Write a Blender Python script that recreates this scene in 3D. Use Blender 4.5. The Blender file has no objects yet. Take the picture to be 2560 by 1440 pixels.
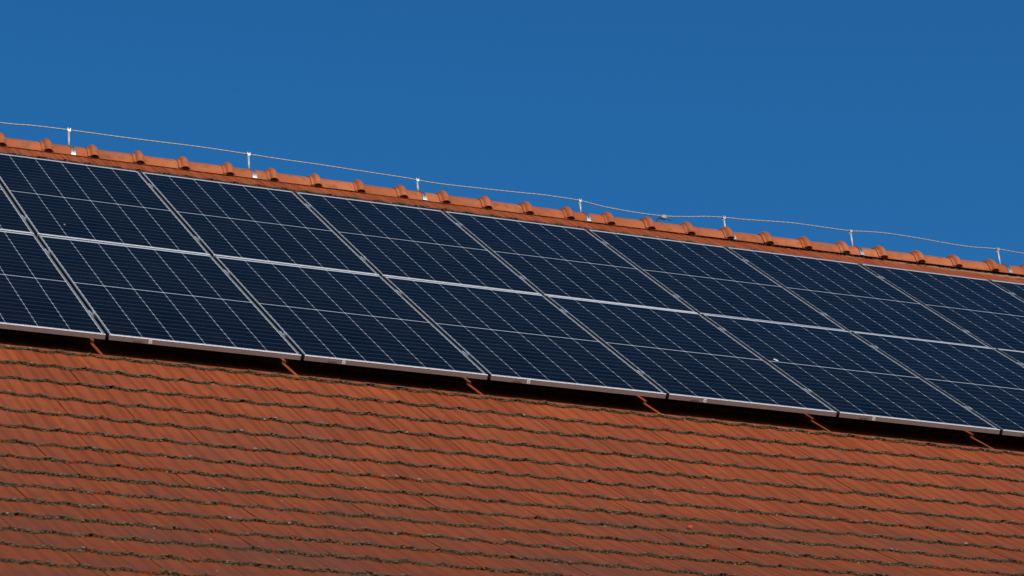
import bpy, bmesh, math, random
import numpy as np
from mathutils import Vector, Matrix

# ------------------------------------------------------------ camera, sky, sun
C = bpy.context.scene
COL = C.collection
PHI = math.radians(43.0)                 # pitch of the roof
CP, SP = math.cos(PHI), math.sin(PHI)
Z0 = 9.55                                # height of the lower edge of the solar field

cam_d = bpy.data.cameras.new("camera")
cam = bpy.data.objects.new("camera", cam_d)
COL.objects.link(cam)
cam_d.sensor_width = 36.0
cam_d.lens = 7648.84 / 2560 * 36
cam_d.clip_start, cam_d.clip_end = 0.1, 5000
R = Vector((0.92806719, -0.36525618, -0.07265817))
D = Vector((0.11118658, 0.45795958, -0.88199238))
F = Vector((0.35542768, 0.81046958, 0.46562885))
m = Matrix((R, -D, -F)).transposed().to_4x4()
m.translation = Vector((-5.1887005, -14.9009239, 1.6045135))
cam.matrix_world = m
cam_d.dof.use_dof = True
cam_d.dof.focus_distance = 20.5
cam_d.dof.aperture_fstop = 6.3
C.camera = cam

SUN_EL, SUN_AZ = math.radians(25.5), math.radians(178.6)   # azimuth clockwise from +Y
w = bpy.data.worlds.new("World")
C.world = w
w.use_nodes = True
nt = w.node_tree
nt.nodes.clear()
sky = nt.nodes.new("ShaderNodeTexSky")
sky.sky_type = 'NISHITA'
sky.sun_disc = False
sky.sun_elevation = SUN_EL
sky.sun_rotation = SUN_AZ
sky.altitude = 300
sky.air_density = 1.0
sky.dust_density = 0.15
sky.ozone_density = 3.0
hs = nt.nodes.new("ShaderNodeHueSaturation")
hs.inputs["Saturation"].default_value = 1.22
hs.inputs["Hue"].default_value = 0.497
bg = nt.nodes.new("ShaderNodeBackground")
bg.inputs["Strength"].default_value = 0.10
wo = nt.nodes.new("ShaderNodeOutputWorld")
nt.links.new(sky.outputs[0], hs.inputs["Color"])
tint = nt.nodes.new("ShaderNodeMix")
tint.data_type, tint.blend_type = 'RGBA', 'MULTIPLY'
tint.inputs["Factor"].default_value = 1.0
tint.inputs[7].default_value = (0.42, 0.91, 1.13, 1)
nt.links.new(hs.outputs[0], tint.inputs[6])
nt.links.new(tint.outputs[2], bg.inputs["Color"])
nt.links.new(bg.outputs[0], wo.inputs["Surface"])

sl = bpy.data.lights.new("sun", 'SUN')
sl.energy = 3.6
sl.angle = math.radians(0.53)
sl.color = (1.0, 0.93, 0.84)
so = bpy.data.objects.new("sun", sl)
COL.objects.link(so)
sd = Vector((math.sin(SUN_AZ) * math.cos(SUN_EL), math.cos(SUN_AZ) * math.cos(SUN_EL), math.sin(SUN_EL)))
so.rotation_euler = sd.to_track_quat('Z', 'Y').to_euler()

C.view_settings.view_transform = 'Standard'
C.view_settings.look = 'None'
C.view_settings.exposure = 0.0
C.view_settings.gamma = 1.0
C.render.resolution_x, C.render.resolution_y = 1024, 576
C.cycles.use_denoising = True

# ------------------------------------------------------------ helpers
def P2W(u, v, n):
    """point of the roof frame (along ridge, up the slope, off the slope) in the world"""
    return (u, v * CP - n * SP, v * SP + n * CP + Z0)

def tag(o, label=None, cat=None, group=None, kind=None):
    if label: o["label"] = label
    if cat: o["category"] = cat
    if group: o["group"] = group
    if kind: o["kind"] = kind
    return o

def mesh_obj(name, verts, faces, mat, parent=None, smooth=False):
    me = bpy.data.meshes.new(name)
    me.from_pydata([tuple(v) for v in verts], [], faces)
    me.update()
    for mm in (mat if isinstance(mat, (list, tuple)) else [mat]):
        me.materials.append(mm)
    if smooth:
        me.polygons.foreach_set("use_smooth", [True] * len(me.polygons))
    o = bpy.data.objects.new(name, me)
    COL.objects.link(o)
    if parent is not None:
        o.parent = parent
    return o

def empty(name, mw=None):
    o = bpy.data.objects.new(name, None)
    o.empty_display_size = 0.1
    COL.objects.link(o)
    if mw is not None:
        o.matrix_world = mw
    return o

def copy_tree(o, parent=None):
    c = o.copy()
    COL.objects.link(c)
    c.parent = parent
    for ch in list(o.children):
        copy_tree(ch, c)
    return c

class Geo:
    def __init__(s): s.v, s.f = [], []
    def box(s, x0, x1, y0, y1, z0, z1):
        b = len(s.v)
        s.v += [(x0,y0,z0),(x1,y0,z0),(x1,y1,z0),(x0,y1,z0),(x0,y0,z1),(x1,y0,z1),(x1,y1,z1),(x0,y1,z1)]
        s.f += [tuple(b+i for i in q) for q in ((3,2,1,0),(4,5,6,7),(0,1,5,4),(1,2,6,5),(2,3,7,6),(3,0,4,7))]
    def tube(s, pts, r, n=8, cap=True):
        pts = [Vector(p) for p in pts]
        b0 = len(s.v)
        up = Vector((0.13, 0.31, 0.94)).normalized()
        for i, p in enumerate(pts):
            t = (pts[min(i+1, len(pts)-1)] - pts[max(i-1, 0)]).normalized()
            a = t.cross(up)
            if a.length < 0.2: a = t.cross(Vector((1, 0, 0)))
            a.normalize(); c = t.cross(a)
            rr = r[i] if isinstance(r, (list, tuple)) else r
            for k in range(n):
                g = 2*math.pi*k/n
                s.v.append(tuple(p + a*math.cos(g)*rr + c*math.sin(g)*rr))
        for i in range(len(pts)-1):
            for k in range(n):
                k2 = (k+1) % n
                s.f.append((b0+i*n+k, b0+i*n+k2, b0+(i+1)*n+k2, b0+(i+1)*n+k))
        if cap:
            s.f.append(tuple(b0+k for k in range(n))[::-1])
            s.f.append(tuple(b0+(len(pts)-1)*n+k for k in range(n)))
    def build(s, name, mat, parent=None, smooth=False):
        return mesh_obj(name, s.v, s.f, mat, parent, smooth)

# ------------------------------------------------------------ materials
class NT:
    def __init__(s, name):
        s.m = bpy.data.materials.new(name)
        s.m.use_nodes = True
        s.t = s.m.node_tree
        s.b = s.t.nodes["Principled BSDF"]
    def n(s, typ, **kw):
        nd = s.t.nodes.new(typ)
        for k, v in kw.items(): setattr(nd, k, v)
        return nd
    def put(s, sock, val):
        if isinstance(val, bpy.types.NodeSocket): s.t.links.new(val, sock)
        elif val is not None: sock.default_value = val
    def math(s, op, a, b=None, c=None, clamp=False):
        nd = s.n("ShaderNodeMath", operation=op, use_clamp=clamp)
        s.put(nd.inputs[0], a)
        if b is not None: s.put(nd.inputs[1], b)
        if c is not None: s.put(nd.inputs[2], c)
        return nd.outputs[0]
    def mix(s, f, a, b, blend='MIX'):
        nd = s.n("ShaderNodeMix", data_type='RGBA', blend_type=blend)
        s.put(nd.inputs["Factor"], f)
        s.put(nd.inputs[6], a if isinstance(a, bpy.types.NodeSocket) else (*a, 1))
        s.put(nd.inputs[7], b if isinstance(b, bpy.types.NodeSocket) else (*b, 1))
        return nd.outputs[2]
    def ramp(s, f, stops):
        nd = s.n("ShaderNodeValToRGB")
        el = nd.color_ramp.elements
        while len(el) < len(stops): el.new(0.5)
        for e, (p, c) in zip(el, stops):
            e.position = p; e.color = (c, c, c, 1) if isinstance(c, (int, float)) else (*c, 1)
        s.put(nd.inputs[0], f)
        return nd.outputs[0]
    def noise(s, vec, scale, detail=4, rough=0.55):
        nd = s.n("ShaderNodeTexNoise")
        s.put(nd.inputs["Vector"], vec)
        nd.inputs["Scale"].default_value = scale
        nd.inputs["Detail"].default_value = detail
        nd.inputs["Roughness"].default_value = rough
        return nd.outputs[0]
    def mapping(s, vec, scale):
        nd = s.n("ShaderNodeMapping")
        s.put(nd.inputs["Vector"], vec)
        nd.inputs["Scale"].default_value = scale
        return nd.outputs[0]
    def bump(s, h, strength=0.3, dist=0.002):
        nd = s.n("ShaderNodeBump")
        nd.inputs["Strength"].default_value = strength
        nd.inputs["Distance"].default_value = dist
        s.put(nd.inputs["Height"], h)
        s.t.links.new(nd.outputs[0], s.b.inputs["Normal"])
    def set(s, **kw):
        for k, v in kw.items():
            s.put(s.b.inputs[k.replace("_", " ")], (*v, 1) if isinstance(v, tuple) and len(v) == 3 else v)

def simple(name, col, rough=0.6, metal=0.0, nscale=None, amt=0.25, spec=0.5):
    k = NT(name)
    if nscale:
        tc = k.n("ShaderNodeTexCoord").outputs["Object"]
        f = k.noise(tc, nscale, 5, 0.6)
        lo = tuple(c*(1-amt) for c in col); hi = tuple(min(1, c*(1+amt)) for c in col)
        k.set(Base_Color=k.mix(f, lo, hi))
    else:
        k.set(Base_Color=col)
    k.set(Roughness=rough, Metallic=metal)
    k.b.inputs["Specular IOR Level"].default_value = spec
    return k.m

# clay tile: uv.x across the tile, uv.y up the tile from its lower edge; attribute rnd = (tint, eaves factor, second tint)
def mat_tile():
    k = NT("clay_tile")
    uv = k.n("ShaderNodeUVMap", uv_map="UVMap").outputs[0]
    sx = k.n("ShaderNodeSeparateXYZ"); k.put(sx.inputs[0], uv)
    x, y = sx.outputs[0], sx.outputs[1]
    at = k.n("ShaderNodeAttribute", attribute_name="rnd")
    sc = k.n("ShaderNodeSeparateColor"); k.put(sc.inputs[0], at.outputs["Color"])
    r1, eaves_f, r2 = sc.outputs[0], sc.outputs[1], sc.outputs[2]
    ob = k.n("ShaderNodeTexCoord").outputs["Object"]
    # base tints
    base = k.mix(r1, (0.285, 0.054, 0.014), (0.435, 0.092, 0.026))
    base = k.mix(k.math('MULTIPLY', r2, 0.35), base, (0.40, 0.082, 0.030))
    # the flat middle field is duller than the ribs beside it
    mid = k.ramp(x, [(0.28, 0.0), (0.34, 1.0), (0.66, 1.0), (0.72, 0.0)])
    base = k.mix(k.math('MULTIPLY', mid, 0.48), base, (0.350, 0.084, 0.036))
    # broad blotches + streaks along the slope
    bl = k.noise(ob, 5.0, 5, 0.6)
    base = k.mix(k.ramp(bl, [(0.38, 0.0), (0.68, 0.45)]), base, (0.265, 0.052, 0.018))
    st = k.noise(k.mapping(ob, (34.0, 1.6, 1.6)), 1.0, 4, 0.6)
    base = k.mix(k.ramp(st, [(0.46, 0.0), (0.75, 0.42)]), base, (0.20, 0.046, 0.017))
    # triple moulded grooves on both sides of the field hold dirt
    g = None
    for c0 in (0.19, 0.24, 0.295, 0.68, 0.735, 0.79):
        d = k.math('ABSOLUTE', k.math('SUBTRACT', x, c0))
        q = k.math('LESS_THAN', d, 0.0105)
        g = q if g is None else k.math('MAXIMUM', g, q)
    base = k.mix(k.math('MULTIPLY', g, 0.80), base, (0.085, 0.026, 0.014))
    # grey biofilm creeping up from the lower edge, stronger towards the eaves
    gn = k.noise(k.mapping(ob, (22.0, 5.0, 5.0)), 1.0, 5, 0.65)
    low = k.ramp(y, [(0.02, 1.0), (0.75, 0.0)])
    film = k.math('MULTIPLY', k.ramp(gn, [(0.42, 0.0), (0.66, 1.0)]), low)
    film = k.math('MULTIPLY', film, k.math('MULTIPLY_ADD', eaves_f, 1.05, 0.10))
    base = k.mix(film, base, (0.085, 0.058, 0.050))
    # moss creeping over the very lowest centimetre
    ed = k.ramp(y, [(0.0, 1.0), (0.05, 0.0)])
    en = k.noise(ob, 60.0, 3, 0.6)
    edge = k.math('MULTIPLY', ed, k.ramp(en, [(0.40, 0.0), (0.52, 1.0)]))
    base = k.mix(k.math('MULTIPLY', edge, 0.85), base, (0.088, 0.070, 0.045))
    # darker brown towards the eaves, plus grey brown patches
    base = k.mix(k.math('MULTIPLY', eaves_f, 0.68), base, (0.150, 0.040, 0.019))
    lp = k.noise(k.mapping(ob, (1.0, 1.6, 1.6)), 1.3, 4, 0.6)
    lp = k.math('MULTIPLY', k.ramp(lp, [(0.50, 0.0), (0.68, 1.0)]), k.math('MULTIPLY_ADD', eaves_f, 0.42, 0.05))
    base = k.mix(lp, base, (0.095, 0.052, 0.038))
    # small pale lichen flecks
    vo = k.n("ShaderNodeTexVoronoi", feature='F1'); k.put(vo.inputs["Vector"], ob); vo.inputs["Scale"].default_value = 8.0
    fl = k.math('LESS_THAN', vo.outputs["Distance"], 0.045)
    svc = k.n("ShaderNodeSeparateColor"); k.put(svc.inputs[0], vo.outputs["Color"])
    fl = k.math('MULTIPLY', fl, k.math('GREATER_THAN', svc.outputs[0], 0.80))
    base = k.mix(k.math('MULTIPLY', fl, 0.8), base, (0.42, 0.38, 0.33))
    k.set(Base_Color=base, Roughness=0.95)
    k.b.inputs["Specular IOR Level"].default_value = 0.06
    h = k.math('MULTIPLY_ADD', g, -1.0, k.math('MULTIPLY', k.noise(ob, 130.0, 4, 0.6), 0.5))
    k.bump(h, 0.5, 0.0015)
    return k.m

def mat_butt():
    k = NT("mossy_tile_edge")
    ob = k.n("ShaderNodeTexCoord").outputs["Object"]
    uv = k.n("ShaderNodeUVMap", uv_map="UVMap").outputs[0]
    sx = k.n("ShaderNodeSeparateXYZ"); k.put(sx.inputs[0], uv)
    n1 = k.noise(ob, 75.0, 5, 0.75)
    n2 = k.noise(ob, 7.0, 3, 0.6)
    n3 = k.noise(ob, 22.0, 3, 0.6)
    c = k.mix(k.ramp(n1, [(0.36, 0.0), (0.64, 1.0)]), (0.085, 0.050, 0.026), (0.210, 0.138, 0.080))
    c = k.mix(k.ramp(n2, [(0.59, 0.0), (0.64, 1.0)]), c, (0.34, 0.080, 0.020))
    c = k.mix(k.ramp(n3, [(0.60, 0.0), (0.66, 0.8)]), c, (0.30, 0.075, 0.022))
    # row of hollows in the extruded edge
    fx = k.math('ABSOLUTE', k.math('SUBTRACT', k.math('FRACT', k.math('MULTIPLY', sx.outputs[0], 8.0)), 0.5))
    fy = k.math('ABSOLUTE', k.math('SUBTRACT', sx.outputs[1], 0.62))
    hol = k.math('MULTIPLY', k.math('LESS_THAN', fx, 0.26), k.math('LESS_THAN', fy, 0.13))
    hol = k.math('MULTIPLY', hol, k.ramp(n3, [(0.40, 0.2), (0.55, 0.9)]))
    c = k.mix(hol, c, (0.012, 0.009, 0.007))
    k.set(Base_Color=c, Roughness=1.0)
    k.b.inputs["Specular IOR Level"].default_value = 0.03
    k.bump(n1, 1.0, 0.008)
    return k.m

def mat_moss():
    k = NT("grey_moss")
    ob = k.n("ShaderNodeTexCoord").outputs["Object"]
    at = k.n("ShaderNodeAttribute", attribute_name="rnd")
    sc = k.n("ShaderNodeSeparateColor"); k.put(sc.inputs[0], at.outputs["Color"])
    c = k.mix(sc.outputs[0], (0.118, 0.075, 0.041), (0.215, 0.142, 0.084))
    c = k.mix(k.ramp(sc.outputs[1], [(0.975, 0.0), (0.985, 1.0)]), c, (0.34, 0.31, 0.26))
    c = k.mix(k.ramp(sc.outputs[2], [(0.90, 0.0), (0.98, 0.6)]), c, (0.16, 0.150, 0.060))
    n1 = k.noise(ob, 160.0, 3, 0.7)
    c = k.mix(k.ramp(n1, [(0.35, 0.6), (0.6, 0.0)]), c, (0.055, 0.040, 0.026))
    k.set(Base_Color=c, Roughness=1.0)
    k.b.inputs["Specular IOR Level"].default_value = 0.05
    return k.m

def mat_cap():
    k = NT("ridge_clay")
    ob = k.n("ShaderNodeTexCoord").outputs["Object"]
    oi = k.n("ShaderNodeObjectInfo").outputs["Random"]
    c = k.mix(oi, (0.41, 0.104, 0.034), (0.53, 0.158, 0.060))
    wd = k.n("ShaderNodeVectorMath", operation='ADD'); k.put(wd.inputs[0], ob)
    cb = k.n("ShaderNodeCombineXYZ")
    k.put(cb.inputs[0], k.math('MULTIPLY', oi, 37.0)); k.put(cb.inputs[1], k.math('MULTIPLY', oi, 13.0))
    k.put(wd.inputs[1], cb.outputs[0])
    st = k.noise(k.mapping(wd.outputs[0], (5.0, 40.0, 40.0)), 1.0, 4, 0.6)
    c = k.mix(k.ramp(st, [(0.42, 0.0), (0.72, 0.6)]), c, (0.40, 0.100, 0.036))
    bl = k.noise(wd.outputs[0], 14.0, 5, 0.6)
    c = k.mix(k.ramp(bl, [(0.50, 0.0), (0.68, 0.65)]), c, (0.20, 0.075, 0.042))
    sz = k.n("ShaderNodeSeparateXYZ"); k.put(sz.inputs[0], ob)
    top_shade = k.math('MULTIPLY', k.ramp(sz.outputs[2], [(0.070, 0.0), (0.118, 1.0)]), k.ramp(k.noise(wd.outputs[0], 9.0, 4, 0.6), [(0.3, 0.45), (0.65, 1.0)]))
    c = k.mix(top_shade, c, (0.30, 0.085, 0.036))  # shading of the cap tops painted into the clay colour, broken by noise
    k.set(Base_Color=c, Roughness=0.7)
    k.b.inputs["Specular IOR Level"].default_value = 0.15
    k.bump(k.noise(ob, 90.0, 4, 0.6), 0.25, 0.002)
    return k.m

# glass laminate of the panels: object space metres, origin at panel centre, x across, y up the panel
def mat_cells():
    k = NT("solar_cells_under_glass")
    ob = k.n("ShaderNodeTexCoord").outputs["Object"]
    s3 = k.n("ShaderNodeSeparateXYZ"); k.put(s3.inputs[0], ob)
    x, y = s3.outputs[0], s3.outputs[1]
    PX, GX = 0.184, 0.0024
    PY, GY, MID = 0.09225, 0.0016, 0.0085
    ax = k.math('ABSOLUTE', x)
    # columns: 6 cells, gaps at x = 0, +-PX, +-2PX
    fx = k.math('ABSOLUTE', k.math('SUBTRACT', k.math('MODULO', k.math('ADD', ax, PX/2), PX), PX/2))
    gx = k.math('LESS_THAN', fx, GX/2)
    outx = k.math('GREATER_THAN', ax, 3*PX - GX/2)
    # rows: mid gap, then 12 half cells per side
    ay = k.math('SUBTRACT', k.math('ABSOLUTE', y), MID/2)
    mid = k.math('LESS_THAN', ay, 0.0)
    fy = k.math('ABSOLUTE', k.math('SUBTRACT', k.math('MODULO', k.math('ADD', ay, PY*1.5), PY), PY/2))
    gy = k.math('MULTIPLY', k.math('SUBTRACT', 1.0, k.math('DIVIDE', fy, 0.0042), clamp=True), 0.19)   # gap blurred by the glass texture
    outy = k.math('GREATER_THAN', ay, 12*PY - GY/2)
    dia = k.math('LESS_THAN', k.math('ADD', fx, k.math('MULTIPLY', fy, 0.8)), 0.0077)
    g = gx
    for q in (outx, mid, gy, outy, dia): g = k.math('MAXIMUM', g, q)
    # each cell a slightly different blue
    cx = k.math('FLOOR', k.math('DIVIDE', x, PX)); cy = k.math('FLOOR', k.math('DIVIDE', y, PY))
    cv = k.n("ShaderNodeCombineXYZ"); k.put(cv.inputs[0], cx); k.put(cv.inputs[1], cy)
    k.put(cv.inputs[2], k.math('MULTIPLY', k.n("ShaderNodeObjectInfo").outputs["Random"], 50.0))
    wn = k.n("ShaderNodeTexWhiteNoise"); k.put(wn.inputs["Vector"], cv.outputs[0])
    cell = k.mix(wn.outputs["Value"], (0.0016, 0.0019, 0.0032), (0.0034, 0.0037, 0.0056))
    wide = k.math('MAXIMUM', k.math('MAXIMUM', outx, outy), mid)
    col = k.mix(g, cell, k.mix(wide, (0.36, 0.375, 0.41), (0.54, 0.54, 0.56)))
    # thin dust film
    du = k.noise(ob, 2.2, 5, 0.6)
    col = k.mix(k.ramp(du, [(0.35, 0.0), (0.8, 0.012)]), col, (0.35, 0.33, 0.30))
    k.set(Base_Color=col, Roughness=0.35)
    k.b.inputs["Specular IOR Level"].default_value = 0.0
    k.b.inputs["Coat Weight"].default_value = 1.0
    k.b.inputs["Coat IOR"].default_value = 1.094
    k.b.inputs["Coat Roughness"].default_value = 0.12
    return k.m

def mat_alu(name, col, rough, metal=0.75, n=0.12):
    k = NT(name)
    ob = k.n("ShaderNodeTexCoord").outputs["Object"]
    f = k.noise(ob, 40.0, 4, 0.6)
    k.set(Base_Color=k.mix(f, tuple(c*(1-n) for c in col), tuple(c*(1+n) for c in col)), Roughness=rough, Metallic=metal)
    return k.m

M_TILE, M_BUTT, M_MOSS, M_CAP, M_CELL = mat_tile(), mat_butt(), mat_moss(), mat_cap(), mat_cells()
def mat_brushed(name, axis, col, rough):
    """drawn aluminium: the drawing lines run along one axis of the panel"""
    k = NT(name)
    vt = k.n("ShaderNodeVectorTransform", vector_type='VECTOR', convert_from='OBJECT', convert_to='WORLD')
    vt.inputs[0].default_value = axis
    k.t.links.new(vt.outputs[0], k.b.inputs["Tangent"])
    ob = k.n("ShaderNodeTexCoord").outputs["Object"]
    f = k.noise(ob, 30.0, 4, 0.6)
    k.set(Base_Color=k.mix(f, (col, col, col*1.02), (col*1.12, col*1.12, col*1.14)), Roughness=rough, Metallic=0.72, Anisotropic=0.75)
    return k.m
M_FRAME = [mat_brushed("anodised_frame_cross", (1, 0, 0), 0.42, 0.44), mat_brushed("anodised_frame_long_shaded", (0, 1, 0), 0.17, 0.5)]  # long bars coloured darker to paint in the shade of the panel gaps
M_RAIL = mat_alu("rail_aluminium", (0.58, 0.58, 0.59), 0.40, 0.5)
M_STEEL = mat_alu("stainless_strap", (0.38, 0.38, 0.39), 0.42, 0.85, 0.08)
M_ZINC = mat_alu("galvanised_post", (0.50, 0.51, 0.54), 0.5, 0.25, 0.06)
M_WIRE = mat_alu("weathered_wire", (0.35, 0.335, 0.32), 0.55, 0.4, 0.2)
M_BOLT = mat_alu("bolt_steel", (0.80, 0.79, 0.76), 0.35, 0.5)
M_STICK = simple("sticker_paper", (0.88, 0.87, 0.84), 0.6, 0, 300.0, 0.06)
M_INK = simple("dark_print", (0.045, 0.030, 0.032), 0.6)
M_RED = simple("dark_red_print", (0.10, 0.018, 0.022), 0.6)
M_BLACK = simple("black_cable", (0.018, 0.020, 0.024), 0.5, 0, 60.0, 0.2)
M_GREEN = simple("green_cable_end", (0.010, 0.075, 0.045), 0.5, 0, 60.0, 0.2)
M_CLAMPZ = mat_alu("connector_alloy", (0.36, 0.35, 0.32), 0.45, 0.4)
M_WALL = simple("lime_render", (0.55, 0.50, 0.42), 0.9, 0, 3.0, 0.12)
M_GRASS = simple("lawn", (0.075, 0.085, 0.035), 0.95, 0, 2.0, 0.35)
M_DROP = simple("dried_dropping", (0.62, 0.62, 0.60), 0.8, 0, 90.0, 0.15)
M_LEAF = simple("dry_leaf", (0.34, 0.22, 0.13), 0.8, 0, 90.0, 0.3)
M_CHIP = simple("fresh_clay_break", (0.55, 0.10, 0.030), 0.8, 0, 90.0, 0.25)
M_MORTAR = simple("ridge_mortar", (0.26, 0.15, 0.09), 0.95, 0, 80.0, 0.4)

# ------------------------------------------------------------ roof profile
TW, TG = 0.185, 0.305               # cover width, gauge
_ang = [(0.0, 0.0), (1.2, 0.3), (1.5, 1.2), (1.8, 2.6), (2.1, 4.2), (2.6, 5.0), (3.4, 6.0), (5.0, 6.5), (9.0, 6.6)]
def _angle(s):
    for (a, x), (b, y) in zip(_ang, _ang[1:]):
        if s <= b: return math.radians(x + (y-x)*max(0, s-a)/(b-a))
    return math.radians(_ang[-1][1])
_tab = [(0.03, -0.135)]
for i in range(800):
    a = _angle(i*0.01); v, n = _tab[-1]
    _tab.append((v - 0.01*math.cos(a), n + 0.01*math.sin(a)))
def prof(s, off):
    """s metres down the slope from course 0; off metres above the tile plane -> (v, n)"""
    if s <= 0: return 0.03 - s, -0.135 + off
    i = min(int(s*100), 799); fr = s*100 - i
    v = _tab[i][0]*(1-fr) + _tab[i+1][0]*fr; n = _tab[i][1]*(1-fr) + _tab[i+1][1]*fr
    a = _angle(s)
    return v + off*math.sin(a), n + off*math.cos(a)
def RP(u, s, off):
    v, n = prof(s, off)
    return P2W(u, v, n)

C0, C1 = -17, 18                    # courses: ridge .. eaves
U0, U1 = -4.6, 11.2
rng = random.Random(7)

house = empty("house", Matrix.Translation((3.3, 0, 0)))
tag(house, "house with red clay tile roof carrying the solar panels", "house")
HINV = Matrix.Translation((-3.3, 0, 0))

def into_house(o):
    o.matrix_parent_inverse = HINV
    return o

verts, faces, fm, uvs, cols = [], [], [], [], []
TS = [0.0015, 0.05, 0.12, 0.20, 0.30, 0.40, 0.5, 0.6, 0.70, 0.80, 0.875, 0.93, 0.9985]
def face(idx, mat, uv, col):
    faces.append(idx); fm.append(mat); uvs.extend(uv); cols.extend([col]*len(idx))
TILES = {}
for c in range(C0, C1+1):
    ph = 0.85 if c % 2 else 0.35
    j0 = int(math.floor(U0/TW)); j1 = int(math.ceil(U1/TW))
    for j in range(j0, j1):
        uj = (j + ph)*TW + 0.012
        r1, r2 = rng.random(), rng.random()
        eaves_f = min(1.0, max(0.0, (c*TG + 0.2)/4.2))*0.85 + 0.15*rng.random()
        col = (r1, eaves_f, r2, 1.0)
        lift = rng.uniform(-0.0006, 0.0008) if rng.random() < 0.78 else rng.uniform(0.0005, 0.003); ds = rng.gauss(0, 0.0028); yaw = rng.uniform(-0.003, 0.003)
        tilt = rng.uniform(-0.0008, 0.0008)
        if c == -17: ds += -0.070 + 0.10*max(0.0, min(1.0, (uj-2.5)/5.0))
        jw = rng.choice((0.010, 0.014, 0.020)) if rng.random() < (0.62 if uj < 0.8 else 0.22) else 0.0015
        hole = rng.random() < (0.46 if c < 6 else 0.25)
        chip = rng.random()
        TS[-1] = 1 - jw
        b = len(verts)
        rows = (0.0, 0.004, 0.15, 0.36 if c > C0 else 0.40)
        low = []
        for t in TS:
            q = 0.039*(1 - abs(2*t-1)**1.9) + rng.uniform(-0.0012, 0.0012)
            low.append(q)
        TILES[(c, j)] = (uj, c*TG + ds, low, lift)
        for ri, a in enumerate(rows):
            for ti, t in enumerate(TS):
                s = c*TG + ds + low[ti]*(1.0 if ri < 2 else (0.4 if ri == 2 else 0)) - a
                up = 0.010 - 0.020*(a/TG) + lift + tilt*(t-0.5) - (0.0022 if ri == 0 else 0) - 0.001*(2*t-1)**4
                verts.append(RP(uj + t*TW + yaw*(a/0.3), s, up))
        nT = len(TS)
        vv = (0.0, 0.013, 0.5, 1.18)
        for ri in range(3):
            for ti in range(nT-1):
                i0 = b + ri*nT + ti
                face((i0, i0+1, i0+nT+1, i0+nT), 0,
                     [(TS[ti], vv[ri]), (TS[ti+1], vv[ri]), (TS[ti+1], vv[ri+1]), (TS[ti], vv[ri+1])], col)
        # butt face, pushed back where the interlock is open
        bb = len(verts)
        for ti, t in enumerate(TS):
            back = 0.045 if (hole and t > 0.90) else 0.0
            s = c*TG + ds + low[ti] - back
            verts.append(RP(uj + t*TW, s, 0.010 + lift - 0.0022 - 0.0005*(back > 0)))
            verts.append(RP(uj + t*TW, s - 0.001, 0.010 + lift - 0.0245 - (0.002 if chip > 0.5 else 0)))
        for ti in range(nT-1):
            i0 = bb + 2*ti
            t0_, t1_ = TS[ti], TS[ti+1]
            face((i0+1, i0+3, i0+2, i0), 1, [(t0_, 0), (t1_, 0), (t1_, 1), (t0_, 1)], col)
        # side walls
        for ti, flip in ((0, False), (nT-1, True)):
            for ri in range(3):
                p0, p1 = b + ri*nT + ti, b + (ri+1)*nT + ti
                k0 = len(verts)
                aa = (rows[ri], rows[ri+1])
                for a, lo in zip(aa, (1.0 if ri < 2 else 0.4, 1.0 if ri+1 < 2 else (0.4 if ri+1 == 2 else 0))):
                    s = c*TG + ds + low[ti]*lo - a
                    verts.append(RP(uj + TS[ti]*TW, s, 0.010 - 0.020*(a/TG) + lift - 0.018))
                q = (p0, p1, k0+1, k0)
                face(q if not flip else q[::-1], 0, [(0.01, 0.2)]*4, col)

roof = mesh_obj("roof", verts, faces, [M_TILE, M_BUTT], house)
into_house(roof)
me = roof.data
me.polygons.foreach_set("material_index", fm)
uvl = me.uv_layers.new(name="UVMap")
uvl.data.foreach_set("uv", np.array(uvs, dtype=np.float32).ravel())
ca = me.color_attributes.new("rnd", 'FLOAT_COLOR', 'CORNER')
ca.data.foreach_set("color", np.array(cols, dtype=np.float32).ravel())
del verts, faces, fm, uvs, cols

# roof boarding under the tiles and the plain rear slope, walls
g = Geo()
ss = [-5.62] + [i*0.5 for i in range(-10, 12)]
k = len(g.v)
for s in ss:
    g.v += [RP(U0, s, -0.045), RP(U1+0.15, s, -0.045)]
for i in range(len(ss)-1):
    g.f.append((2*i, 2*i+1, 2*i+3, 2*i+2))
into_house(g.build("roof_underlay", M_MORTAR, house))
RY, RZ = 4.254, 13.333              # ridge
eave = RP(0, 5.6, -0.05)
g = Geo()
yb = 2*RY - eave[1]
g.v += [(U0, RY+0.02, RZ-0.02), (U1+0.15, RY+0.02, RZ-0.02), (U1+0.15, yb, eave[2]), (U0, yb, eave[2]),
        (U0, RY+0.02, RZ-0.08), (U1+0.15, RY+0.02, RZ-0.08), (U1+0.15, yb, eave[2]-0.06), (U0, yb, eave[2]-0.06)]
g.f += [(0,1,2,3), (7,6,5,4), (3,2,6,7), (0,3,7,4), (1,5,6,2)]
rear = into_house(g.build("rear_roof_slope", simple("rear_clay_tiles", (0.26, 0.08, 0.035), 0.85, 0, 6.0, 0.3), house))
g = Geo()
yw0, yw1 = eave[1] + 0.45, yb - 0.45
zt = eave[2] + 0.20
x0, x1 = U0 + 0.35, U1 - 0.2
zz = RZ - 0.30
g.v += [(x0,yw0,0),(x1,yw0,0),(x1,yw1,0),(x0,yw1,0),(x0,yw0,zt),(x1,yw0,zt),(x1,yw1,zt),(x0,yw1,zt),(x0,RY,zz),(x1,RY,zz)]
g.f += [(0,1,5,4), (2,3,7,6), (1,2,6,9,5), (3,0,4,8,7)]
into_house(g.build("wall", M_WALL, house))

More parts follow.
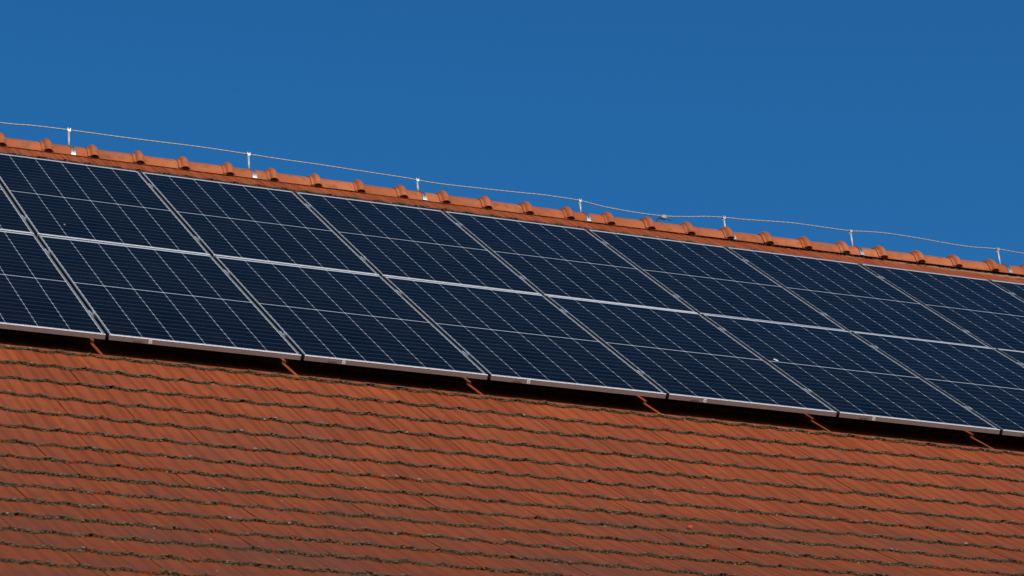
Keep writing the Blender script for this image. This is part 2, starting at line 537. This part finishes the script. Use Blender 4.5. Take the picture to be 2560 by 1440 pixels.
# ------------------------------------------------------------ ridge tiles
RR = 0.132
def zb(u):                           # the ridge line rises slightly to the right
    return 13.213 + 0.030*max(0.0, min(1.0, (u-3.6)/4.2))**1.3
CAPP = 0.3475
def cap_mesh():
    g = Geo()
    NA = 22
    # stations along the cap: (x, radius, base height, collar?)
    st = [(0.000, 0.1290, 0), (0.004, 0.1315, 0), (0.10, 0.1318, 0), (0.25, 0.1315, 0), (0.285, 0.1315, 0)]
    def sweep(stn, lo):
        b = len(g.v)
        for x, r, d in stn:
            for i in range(NA+1):
                a = math.pi*(lo + (1-2*lo)*i/NA)
                g.v.append((x, -math.cos(a)*r, math.sin(a)*r + d))
        for k_ in range(len(stn)-1):
            for i in range(NA):
                p = b + k_*(NA+1) + i
                g.f.append((p, p+1, p+NA+2, p+NA+1))
    sweep([(0.0, 0.1220, 0), (0.0, 0.1310, 0), (0.35, 0.1310, 0), (0.36, 0.1310, 0)], 0.0)
    # socket collar at the left end: thin lip, groove, round roll
    col = [(-0.020, 0.1320, 0), (-0.022, 0.1375, 0), (-0.016, 0.1400, 0), (-0.010, 0.1385, 0), (-0.006, 0.1360, 0), (-0.002, 0.1385, 0),
           (0.004, 0.1490, 0), (0.010, 0.1570, 0), (0.018, 0.1620, 0), (0.028, 0.1645, 0), (0.038, 0.1635, 0), (0.047, 0.1590, 0),
           (0.055, 0.1515, 0), (0.062, 0.1425, 0), (0.068, 0.1365, 0), (0.076, 0.1315, 0)]
    sweep(col, 0.018)
    sweep([(x+0.001, r-0.010, d) for x, r, d in col][::-1], 0.018)
    return g
cg = cap_mesh()
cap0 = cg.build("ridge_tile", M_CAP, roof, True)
caps = []
us = [-0.498 + CAPP*i for i in range(-12, 34)]
for i, u in enumerate(us):
    if u < U0+0.1 or u > U1: continue
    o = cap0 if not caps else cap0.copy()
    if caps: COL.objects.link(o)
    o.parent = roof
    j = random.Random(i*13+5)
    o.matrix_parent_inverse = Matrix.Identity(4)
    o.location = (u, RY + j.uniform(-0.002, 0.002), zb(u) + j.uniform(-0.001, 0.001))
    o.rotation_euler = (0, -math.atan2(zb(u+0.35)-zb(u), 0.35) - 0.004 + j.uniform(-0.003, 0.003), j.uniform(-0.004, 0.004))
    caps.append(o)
# crumbling mortar bed under the ridge tiles
rg = random.Random(3)
g = Geo()
xs = np.arange(U0, U1, 0.035)
for side in (-1,):
    b = len(g.v)
    for x in xs:
        y = RY - RR + 0.022 + rg.uniform(-0.006, 0.006)
        z = zb(x) - 0.006
        g.v += [(x, y + 0.02, z + 0.006), (x, y, z - 0.004 + rg.uniform(-0.003, 0.003)), (x, y - 0.004, z - 0.026)]
    for i in range(len(xs)-1):
        p = b + 3*i
        g.f += [(p+1, p+4, p+3, p), (p+2, p+5, p+4, p+1)]
for i in range(900):
    x = rg.uniform(-1.8, 9.2)
    q = rg.uniform(0.003, 0.0065)
    y = RY - RR - rg.uniform(0.0, 0.014)
    z = zb(x) - 0.005 - (RY - RR - y)*0.93 + 0.002 - 0.02*max(0.0, (x-3.6)/4.2)
    b = len(g.v)
    for p in ((1,0,0),(-1,0,0),(0,1,0),(0,-1,0),(0,0,1),(0,0,-1)):
        g.v.append((x + p[0]*q*rg.uniform(0.8, 2.2), y + p[1]*q, z + p[2]*q*0.6))
    g.f += [(b+0,b+2,b+4),(b+2,b+1,b+4),(b+1,b+3,b+4),(b+3,b+0,b+4),(b+2,b+0,b+5),(b+1,b+2,b+5),(b+3,b+1,b+5),(b+0,b+3,b+5)]
g.build("ridge_mortar_bed", M_MORTAR, roof)

# ------------------------------------------------------------ moss along the tile edges (uncountable: one object)
ico = bmesh.new()
bmesh.ops.create_icosphere(ico, subdivisions=1, radius=1.0)
IV = np.array([v.co[:] for v in ico.verts]); IF = np.array([[v.index for v in f.verts] for f in ico.faces])
ico.free()
nr = np.random.default_rng(11)
MV, MF, MC = [], [], []
cnt = 0
e_u = np.array([1, 0, 0.0]); 
def add_blob(u, s, off, ru, rs, rn, c3):
    global cnt
    p = np.array(RP(u, s, off)); p2 = np.array(RP(u, s+0.01, off)); p3 = np.array(RP(u, s, off+0.01))
    ds_, dn_ = (p2-p)*100, (p3-p)*100
    V = IV * (1 + nr.uniform(-0.33, 0.33, (len(IV), 1)))
    MV.append(p + V[:, :1]*ru*e_u + V[:, 1:2]*rs*ds_ + V[:, 2:]*rn*dn_)
    MF.append(IF + cnt); MC.append(np.tile(c3, (len(IF)*3, 1)))
    cnt += len(IV)
def urange(c):
    s = c*TG
    if c < 0: return -1.6, 9.0
    return -3.3 - 0.0*s, 8.2 - 0.95*s
for (c, j), (uj, s0, low, lift) in TILES.items():
    if not (0 <= c <= 14 or c == -17): continue
    a, b = urange(c)
    if not (a < uj < b): continue
    cover = nr.uniform(0.72, 1.15) if c >= 0 else nr.uniform(0.55, 1.1)
    if c >= 7: cover *= 0.82
    K = 34
    if c >= 5: cover *= 0.88 + 0.24*math.sin(uj*2.1 + c*1.7)*math.sin(uj*0.9 - c*0.8)
    ph = nr.uniform(0, 6)
    for i in range(K):
        t = (i + nr.uniform(0, 1))/K
        if nr.random() > cover*(0.75 + 0.35*math.sin(t*7+ph)): continue
        q = float(np.interp(t, TS, low))
        kind = nr.random()
        sz = nr.uniform(0.0036, 0.0072)
        c3 = np.array([nr.random(), nr.random(), nr.random(), 1.0])
        if kind < 0.62:      # on the face of the edge
            add_blob(uj+t*TW, s0+q+0.001, 0.010+lift-nr.uniform(0.002, 0.018), sz*1.5, sz*0.55, sz*0.75, c3)
        elif kind < 0.90:    # on the upper arris
            add_blob(uj+t*TW, s0+q-nr.uniform(0.0, 0.010), 0.010+lift+0.0005, sz*1.6, sz*1.1, sz*0.42, c3)
        else:                # spilling on to the tile below
            add_blob(uj+t*TW, s0+q+0.004, -0.011+lift, sz*1.3, sz*0.7, sz*0.55, c3)
MV = np.concatenate(MV); MF = np.concatenate(MF); MC = np.concatenate(MC)
moss = mesh_obj("moss", MV, MF.tolist(), M_MOSS)
ca = moss.data.color_attributes.new("rnd", 'FLOAT_COLOR', 'CORNER')
ca.data.foreach_set("color", MC.astype(np.float32).ravel())
tag(moss, "grey brown moss and lichen crusting the lower edges of the roof tiles", "moss", None, "stuff")

# ------------------------------------------------------------ solar panels
PW, PH, PT = 1.1330, 2.279, 0.031
PITCH, GV = 1.154, 0.0185
def frame_geo():
    prof_ = [(0.0015, -PT), (0, -PT+0.001), (0, -0.0255), (0.0011, -0.0250), (0.0011, -0.0232), (0, -0.0227), (0, -0.0180), (0.0011, -0.0175),
             (0.0011, -0.0157), (0, -0.0152), (0, -0.0105), (0.0011, -0.0100), (0.0011, -0.0082), (0, -0.0077), (0, -0.0012), (0.0012, 0), (0.0098, 0),
             (0.0112, -0.0010), (0.0112, -0.0028), (0.0112, -0.0060), (0.0018, -0.0060), (0.0018, -0.0290), (0.030, -0.0290), (0.030, -PT)]
    g = Geo()
    n = len(prof_)
    for cx, cy in ((-1, -1), (1, -1), (1, 1), (-1, 1)):
        for d, z in prof_:
            g.v.append((cx*(PW/2-d), cy*(PH/2-d), z))
    for k_ in range(4):
        a, b = k_*n, ((k_+1) % 4)*n
        for i in range(n):
            i2 = (i+1) % n
            g.f.append((a+i, b+i, b+i2, a+i2))
    g.mats = [k_ % 2 for k_ in range(4) for _ in range(n)]
    return g
panel0 = empty("solar_panel")
fg = frame_geo()
fg.build("frame", M_FRAME, panel0).data.polygons.foreach_set("material_index", fg.mats)
g = Geo(); g.box(-PW/2+0.0030, PW/2-0.0030, -PH/2+0.0030, PH/2-0.0030, -0.0058, -0.0022)
g.build("cell_glass", M_CELL, panel0)
xs_ = -PW/2 + 0.240
g = Geo(); g.box(xs_-0.0095, xs_+0.0095, -PH/2-0.0006, -PH/2+0.0002, -0.0262, -0.0062)
st_ = g.build("barcode_sticker", M_STICK, panel0)
g = Geo()
rb = random.Random(2)
xx = xs_ - 0.0055
while xx < xs_ + 0.005:
    wd = rb.choice((0.0004, 0.0007, 0.0010))
    g.box(xx, xx+wd, -PH/2-0.0009, -PH/2-0.0006, -0.0215, -0.0110)
    xx += wd + rb.choice((0.0006, 0.0010))
g.build("barcode", M_INK, st_)
tc = bpy.data.curves.new("maker_name", 'FONT')
tc.body = "SUNTECH"; tc.size = 0.0125; tc.align_x = 'CENTER'; tc.extrude = 0.0002; tc.offset = 0.0002
to = bpy.data.objects.new("maker_name_tmp", tc)
COL.objects.link(to)
dg = bpy.context.evaluated_depsgraph_get(); dg.update()
tm = bpy.data.meshes.new_from_object(to.evaluated_get(dg))
bpy.data.objects.remove(to)
tm.materials.clear(); tm.materials.append(M_RED)
tm.name = "maker_name"
tn = bpy.data.objects.new("maker_name", tm)
COL.objects.link(tn); tn.parent = panel0
tn.rotation_euler = (math.pi/2, 0, 0)
tn.location = (-PW/2 + 0.172, -PH/2-0.0007, -0.0285)

WARP = [(0.0064, 0.0191, -0.0115), (-0.0048, -0.0031, -0.0006), (-0.0056, 0.0024, 0.0069), (0.0041, -0.0161, 0.023)]
def warp(line, s):
    a = WARP[line]; s = max(-1.2, min(7.0, s))/6
    return a[0] + a[1]*s + a[2]*s*s
def panel_matrix(row, k_):
    v0 = row*(PH+GV)
    l0, l1 = ((0, 2), (1, 3))[row]
    za, zb_, zc, zd = warp(l0, k_-1), warp(l0, k_), warp(l1, k_-1), warp(l1, k_)
    cz = (za+zb_+zc+zd)/4
    ex = Vector((PITCH, 0, (zb_-za+zd-zc)/2)).normalized()
    ey = Vector((0, PH, (zc-za+zd-zb_)/2)).normalized()
    ez = ex.cross(ey).normalized(); ey = ez.cross(ex)
    loc = Vector(((k_-0.5)*PITCH, v0+PH/2, cz))
    W = Matrix(((1, 0, 0), (0, CP, -SP), (0, SP, CP)))
    Rm = W @ Matrix((ex, ey, ez)).transposed()
    M = Rm.to_4x4(); M.translation = Vector(P2W(*loc))
    return M
ORD = ["first", "second", "third", "fourth", "fifth", "sixth", "seventh", "eighth", "ninth"]
PANELS = {}
first = True
for row, kk in ((0, range(-1, 7)), (1, range(-1, 8))):
    for n_, k_ in enumerate(kk):
        o = panel0 if first else copy_tree(panel0)
        first = False
        o.matrix_world = panel_matrix(row, k_)
        nm = ("lower", "upper")[row]
        extra = ""
        if (row, k_) == (0, 4): extra = " with white dropping"
        elif (row, k_) == (1, 0): extra = " with leaf scrap"
        tag(o, "%s solar panel from the left in the %s row%s" % (ORD[n_], nm, extra), "solar panel", "solar panels mounted on the tiled roof")
        PANELS[(row, k_)] = o

# ------------------------------------------------------------ mounting rails and clamps
def frame_matrix(u, v, n):
    W = Matrix(((1, 0, 0), (0, CP, -SP), (0, SP, CP))).to_4x4()
    W.translation = Vector(P2W(u, v, n))
    return W
RV = (0.465, 1.880, 2.722, 4.172)
RL = ("lowest", "second lowest", "second highest", "highest")
for v, nm, nk in zip(RV, RL, (6, 6, 7, 7)):
    o = empty("mounting_rail", frame_matrix(3.0, v, -0.002))
    g = Geo()
    L0, L1 = -1.154*2-3.0-0.06, 1.154*nk-3.0+0.06
    g.box(L0, L1, -0.020, -0.006, -0.072, -0.0325)
    g.box(L0, L1, 0.006, 0.020, -0.072, -0.0325)
    g.box(L0, L1, -0.006, 0.006, -0.072, -0.048)
    g.build("rail_profile", M_RAIL, o)
    for q in range(nk+2):
        x = L0 + 0.4 + q*1.2
        h = Geo(); h.box(x-0.015, x+0.015, -0.0205, 0.26, -0.132, -0.126); h.box(x-0.015, x+0.015, -0.0255, -0.0205, -0.132, -0.045)
        h.build("roof_hook", M_STEEL, o)
    tag(o, "%s aluminium rail running under the solar panels" % nm, "rail", "rails under the solar panels")

clamp0 = empty("panel_clamp")
g = Geo()
hw = 0.0095
g.box(-0.0205, -hw+0.002, -0.026, 0.026, 0.0004, 0.0030)
g.box(hw-0.002, 0.0205, -0.026, 0.026, 0.0004, 0.0030)
g.box(-hw, -hw+0.0022, -0.026, 0.026, -0.024, 0.0004)
g.box(hw-0.0022, hw, -0.026, 0.026, -0.024, 0.0004)
g.box(-hw, hw, -0.026, 0.026, -0.0265, -0.024)
g.build("clamp_channel", M_RAIL, clamp0)
g = Geo()
g.tube([(0, 0, -0.024), (0, 0, -0.006)], 0.0065, 6)
g.tube([(0, 0, -0.006), (0, 0, -0.0040)], 0.0048, 12)
g.build("bolt", M_BOLT, clamp0)
first = True
for row, sk in ((0, range(-1, 6)), (1, range(-1, 7))):
    for n_, s_ in enumerate(sk):
        for vi in (2*row, 2*row+1):
            v = RV[vi]
            f = (v - row*(PH+GV))/PH
            l0, l1 = ((0, 2), (1, 3))[row]
            z = warp(l0, s_)*(1-f) + warp(l1, s_)*f
            if (row, vi, s_) == (1, 3, -1): continue
            o = clamp0 if first else copy_tree(clamp0)
            first = False
            o.matrix_world = frame_matrix(s_*PITCH, v, z)
            tag(o, "%s clamp between %s and %s panels of the %s row" % (("lower", "upper")[vi % 2], ORD[n_], ORD[n_+1], ("lower", "upper")[row]),
                "clamp", "clamps between the solar panels")

# ------------------------------------------------------------ lightning wire, holders, connector
WP = [(-4.3, 13.50), (-2.2, 13.49), (-1.5, 13.487), (-0.798, 13.489), (-0.558, 13.501), (-0.279, 13.505), (0.113, 13.503), (0.423, 13.505), (0.736, 13.508), (1.118, 13.501),
      (1.37, 13.494), (1.691, 13.491), (2.016, 13.483), (2.344, 13.476), (2.486, 13.469), (2.674, 13.462), (3.009, 13.468), (3.347, 13.477),
      (3.553, 13.484), (3.844, 13.478), (3.997, 13.458), (4.135, 13.444), (4.36, 13.434), (4.536, 13.434), (4.642, 13.440), (4.821, 13.461),
      (4.955, 13.482), (5.117, 13.496), (5.315, 13.503), (5.526, 13.517), (5.764, 13.530), (6.075, 13.528), (6.277, 13.528), (6.447, 13.543),
      (6.634, 13.551), (6.915, 13.545), (7.242, 13.529), (7.432, 13.528), (7.664, 13.541), (7.925, 13.532), (8.6, 13.52), (9.4, 13.535), (10.9, 13.525)]
def catmull(pts, step=4):
    out = []
    for i in range(len(pts)-1):
        p0, p1, p2, p3 = pts[max(i-1, 0)], pts[i], pts[i+1], pts[min(i+2, len(pts)-1)]
        for k_ in range(step):
            t = k_/step
            out.append(tuple(0.5*((2*b) + (-a+c)*t + (2*a-5*b+4*c-d)*t*t + (-a+3*b-3*c+d)*t**3) for a, b, c, d in zip(p0, p1, p2, p3)))
    out.append(pts[-1])
    return out
g = Geo()
path = catmull([(x, RY, z) for x, z in WP], 6)
# two strands slightly twisted round each other read as stranded rope
for ph in (0, math.pi):
    pp, acc = [], 0.0
    dense = catmull(path, 5)
    for i, p in enumerate(dense):
        if i: acc += math.dist(p, dense[i-1])
        a = acc/0.09*2*math.pi + ph
        pp.append((p[0], p[1] + math.cos(a)*0.0009, p[2] + math.sin(a)*0.0009))
    g.tube(pp, 0.0046, 7)
wire = g.build("lightning_wire", M_WIRE, None, True)
tag(wire, "weathered metal lightning wire sagging along above the roof ridge", "wire")

HOLD = [(-0.279, 13.505), (1.118, 13.501), (2.485, 13.469), (3.858, 13.477), (5.125, 13.496), (6.281, 13.528), (7.671, 13.541)]
HTOP = [13.519, 13.512, 13.484, 13.488, 13.508, 13.542, 13.554]
def make_holder():
    root = empty("wire_holder")           # origin on the ridge axis at the base line of the cap
    g = Geo()
    rad = RR + 0.0035
    def band(x0, x1, a0, a1, n, th=0.0016):
        b = len(g.v)
        for i in range(n+1):
            a = math.radians(a0 + (a1-a0)*i/n)
            cs, sn = math.cos(a), math.sin(a)
            for x in (x0, x1):
                for r in (rad, rad+th):
                    g.v.append((x, cs*r, sn*r))
        for i in range(n):
            p = b + 4*i
            g.f += [(p, p+4, p+6, p+2), (p+1, p+3, p+7, p+5), (p, p+1, p+5, p+4), (p+2, p+6, p+7, p+3)]
        g.f += [(b, b+2, b+3, b+1), (b+4*n, b+4*n+1, b+4*n+3, b+4*n+2)]
    band(-0.0170, -0.0040, 180, 70, 20)
    band(0.0040, 0.0170, 180, 70, 20)
    band(-0.0040, 0.0040, 180, 166, 3)
    band(-0.0170, 0.0170, 70, 2, 12)
    g.build("strap", M_STEEL, root)
    g = Geo(); zt = rad + 0.0015
    g.box(-0.013, 0.013, -0.013, 0.013, zt, zt+0.003)
    g.tube([(0.013+0.006, -0.006, zt), (0.019, -0.006, zt+0.010)], 0.0045, 6)
    g.build("base_plate", M_RAIL, root)
    g = Geo(); g.tube([(0, 0, zt+0.003), (0, 0, 0.280)], 0.0078, 12)
    g.build("post", M_ZINC, root, True)
    g = Geo()
    # U-shaped head that grips the wire
    g.box(-0.011, 0.011, -0.009, 0.009, 0.276, 0.284)
    g.box(-0.011, 0.011, -0.012, -0.0085, 0.276, 0.293)
    g.box(-0.011, 0.011, 0.0085, 0.012, 0.276, 0.299)
    g.box(-0.011, -0.0070, -0.0135, -0.012, 0.280, 0.304)
    g.box(0.0070, 0.011, -0.0135, -0.012, 0.280, 0.304)
    g.tube([(-0.013, -0.004, 0.272), (-0.013, -0.004, 0.266)], 0.0035, 6)
    g.build("wire_clip", M_STEEL, root)
    return root
h0 = make_holder()
for i, ((u, zw), zt) in enumerate(zip(HOLD, HTOP)):
    o = h0 if i == 0 else copy_tree(h0)
    base = zb(u) + (0.002 if i else 0)
    sc_ = 1.0
    o.location = (u, RY, base)
    # post length follows the wire height: the post and clip are their own meshes
    dz = (zw - base) - 0.2935
    for ch in o.children:
        if ch.name.startswith("post"):
            L = 0.280 - (RR + 0.008)
            f = (L + dz)/L
            ch.scale = (1, 1, f); ch.location = (0, 0, (RR+0.008)*(1-f))
        elif ch.name.startswith("wire_clip"):
            ch.location = (0, 0, dz)
    tag(o, "%s wire holder from the left, a steel post strapped over the ridge" % ORD[i], "wire holder", "wire holders along the ridge")

con = empty("wire_connector", Matrix.Translation((4.585, RY, 13.4345)))
g = Geo()
g.tube([(-0.020, -0.002, 0.001), (0.020, -0.002, 0.001)], 0.0105, 14)
g.box(-0.022, 0.019, -0.013, 0.009, -0.017, -0.0085)
g.build("clamp_body", M_CLAMPZ, con)
g = Geo()
g.box(-0.023, 0.017, -0.010, 0.010, -0.026, -0.0172)
g.tube([(-0.024, -0.006, -0.006), (-0.024, -0.006, -0.022)], 0.006, 8)
g.build("lower_jaw", simple("dark_alloy", (0.10, 0.095, 0.085), 0.5, 0.5), con)
g = Geo()
g.tube(catmull([(-0.020, 0, -0.018), (-0.040, 0.0, -0.022), (-0.058, -0.004, -0.034), (-0.072, -0.006, -0.062), (-0.082, -0.006, -0.095)], 4), 0.0055, 8)
g.build("down_lead", M_BLACK, con, True)
g = Geo()
g.tube(catmull([(0.016, 0, -0.020), (0.030, -0.002, -0.022), (0.042, -0.004, -0.026), (0.060, -0.006, -0.036)], 4), [0.0035]*5+[0.0045]*4+[0.0065]*4, 8)
g.build("green_cable_tail", M_GREEN, con, True)
tag(con, "small pale cable connector gripping the wire, green cable end sticking out", "connector")

# ------------------------------------------------------------ small things lying on the roof
def blob(name, mat, u, v, n, sx, sy, sz, seed):
    r = random.Random(seed)
    bm = bmesh.new(); bmesh.ops.create_icosphere(bm, subdivisions=3, radius=1.0)
    for q in bm.verts:
        a = math.atan2(q.co.y, q.co.x)
        kx = 1 + 0.12*math.sin(a*2+seed) + 0.08*math.sin(a*5+seed*2) + r.uniform(-0.04, 0.04)
        q.co = Vector((q.co.x*sx*kx, q.co.y*sy*kx, max(q.co.z, -0.1)*sz))
    me_ = bpy.data.meshes.new(name); bm.to_mesh(me_); bm.free(); me_.materials.append(mat)
    o = bpy.data.objects.new(name, me_); COL.objects.link(o)
    o.matrix_world = frame_matrix(u, v, n)
    return o
o = blob("bird_dropping", M_DROP, 3.557, 1.186, warp(0, 3)*0.5+warp(2, 3)*0.5-0.0018, 0.0125, 0.026, 0.002, 3)
tag(o, "white oval bird dropping on the glass of a lower solar panel", "bird dropping")
o = blob("dry_leaf", M_LEAF, -0.904, 2.649, warp(1, -1)-0.0015, 0.0075, 0.016, 0.004, 5)
tag(o, "tiny pale brown leaf scrap on an upper left solar panel", "leaf")
c_ = 8
vv_, nn_ = prof(2.41, 0.018)
o = blob("tile_shard", M_CHIP, 1.502, vv_, nn_-0.001, 0.013, 0.016, 0.009, 8)
_r = random.Random(4)
for q in o.data.vertices: q.co = [round(x_/0.006)*0.006 + _r.uniform(-0.001, 0.001) for x_ in q.co]
tag(o, "bright orange red chip of broken tile lying on a tile course", "tile chip")

# ------------------------------------------------------------ ground
g = Geo()
g.v += [(-2500, -2500, 0), (2500, -2500, 0), (2500, 2500, 0), (-2500, 2500, 0)]
g.f += [(0, 1, 2, 3)]
gr = g.build("ground", M_GRASS)
tag(gr, None, None, None, "structure")
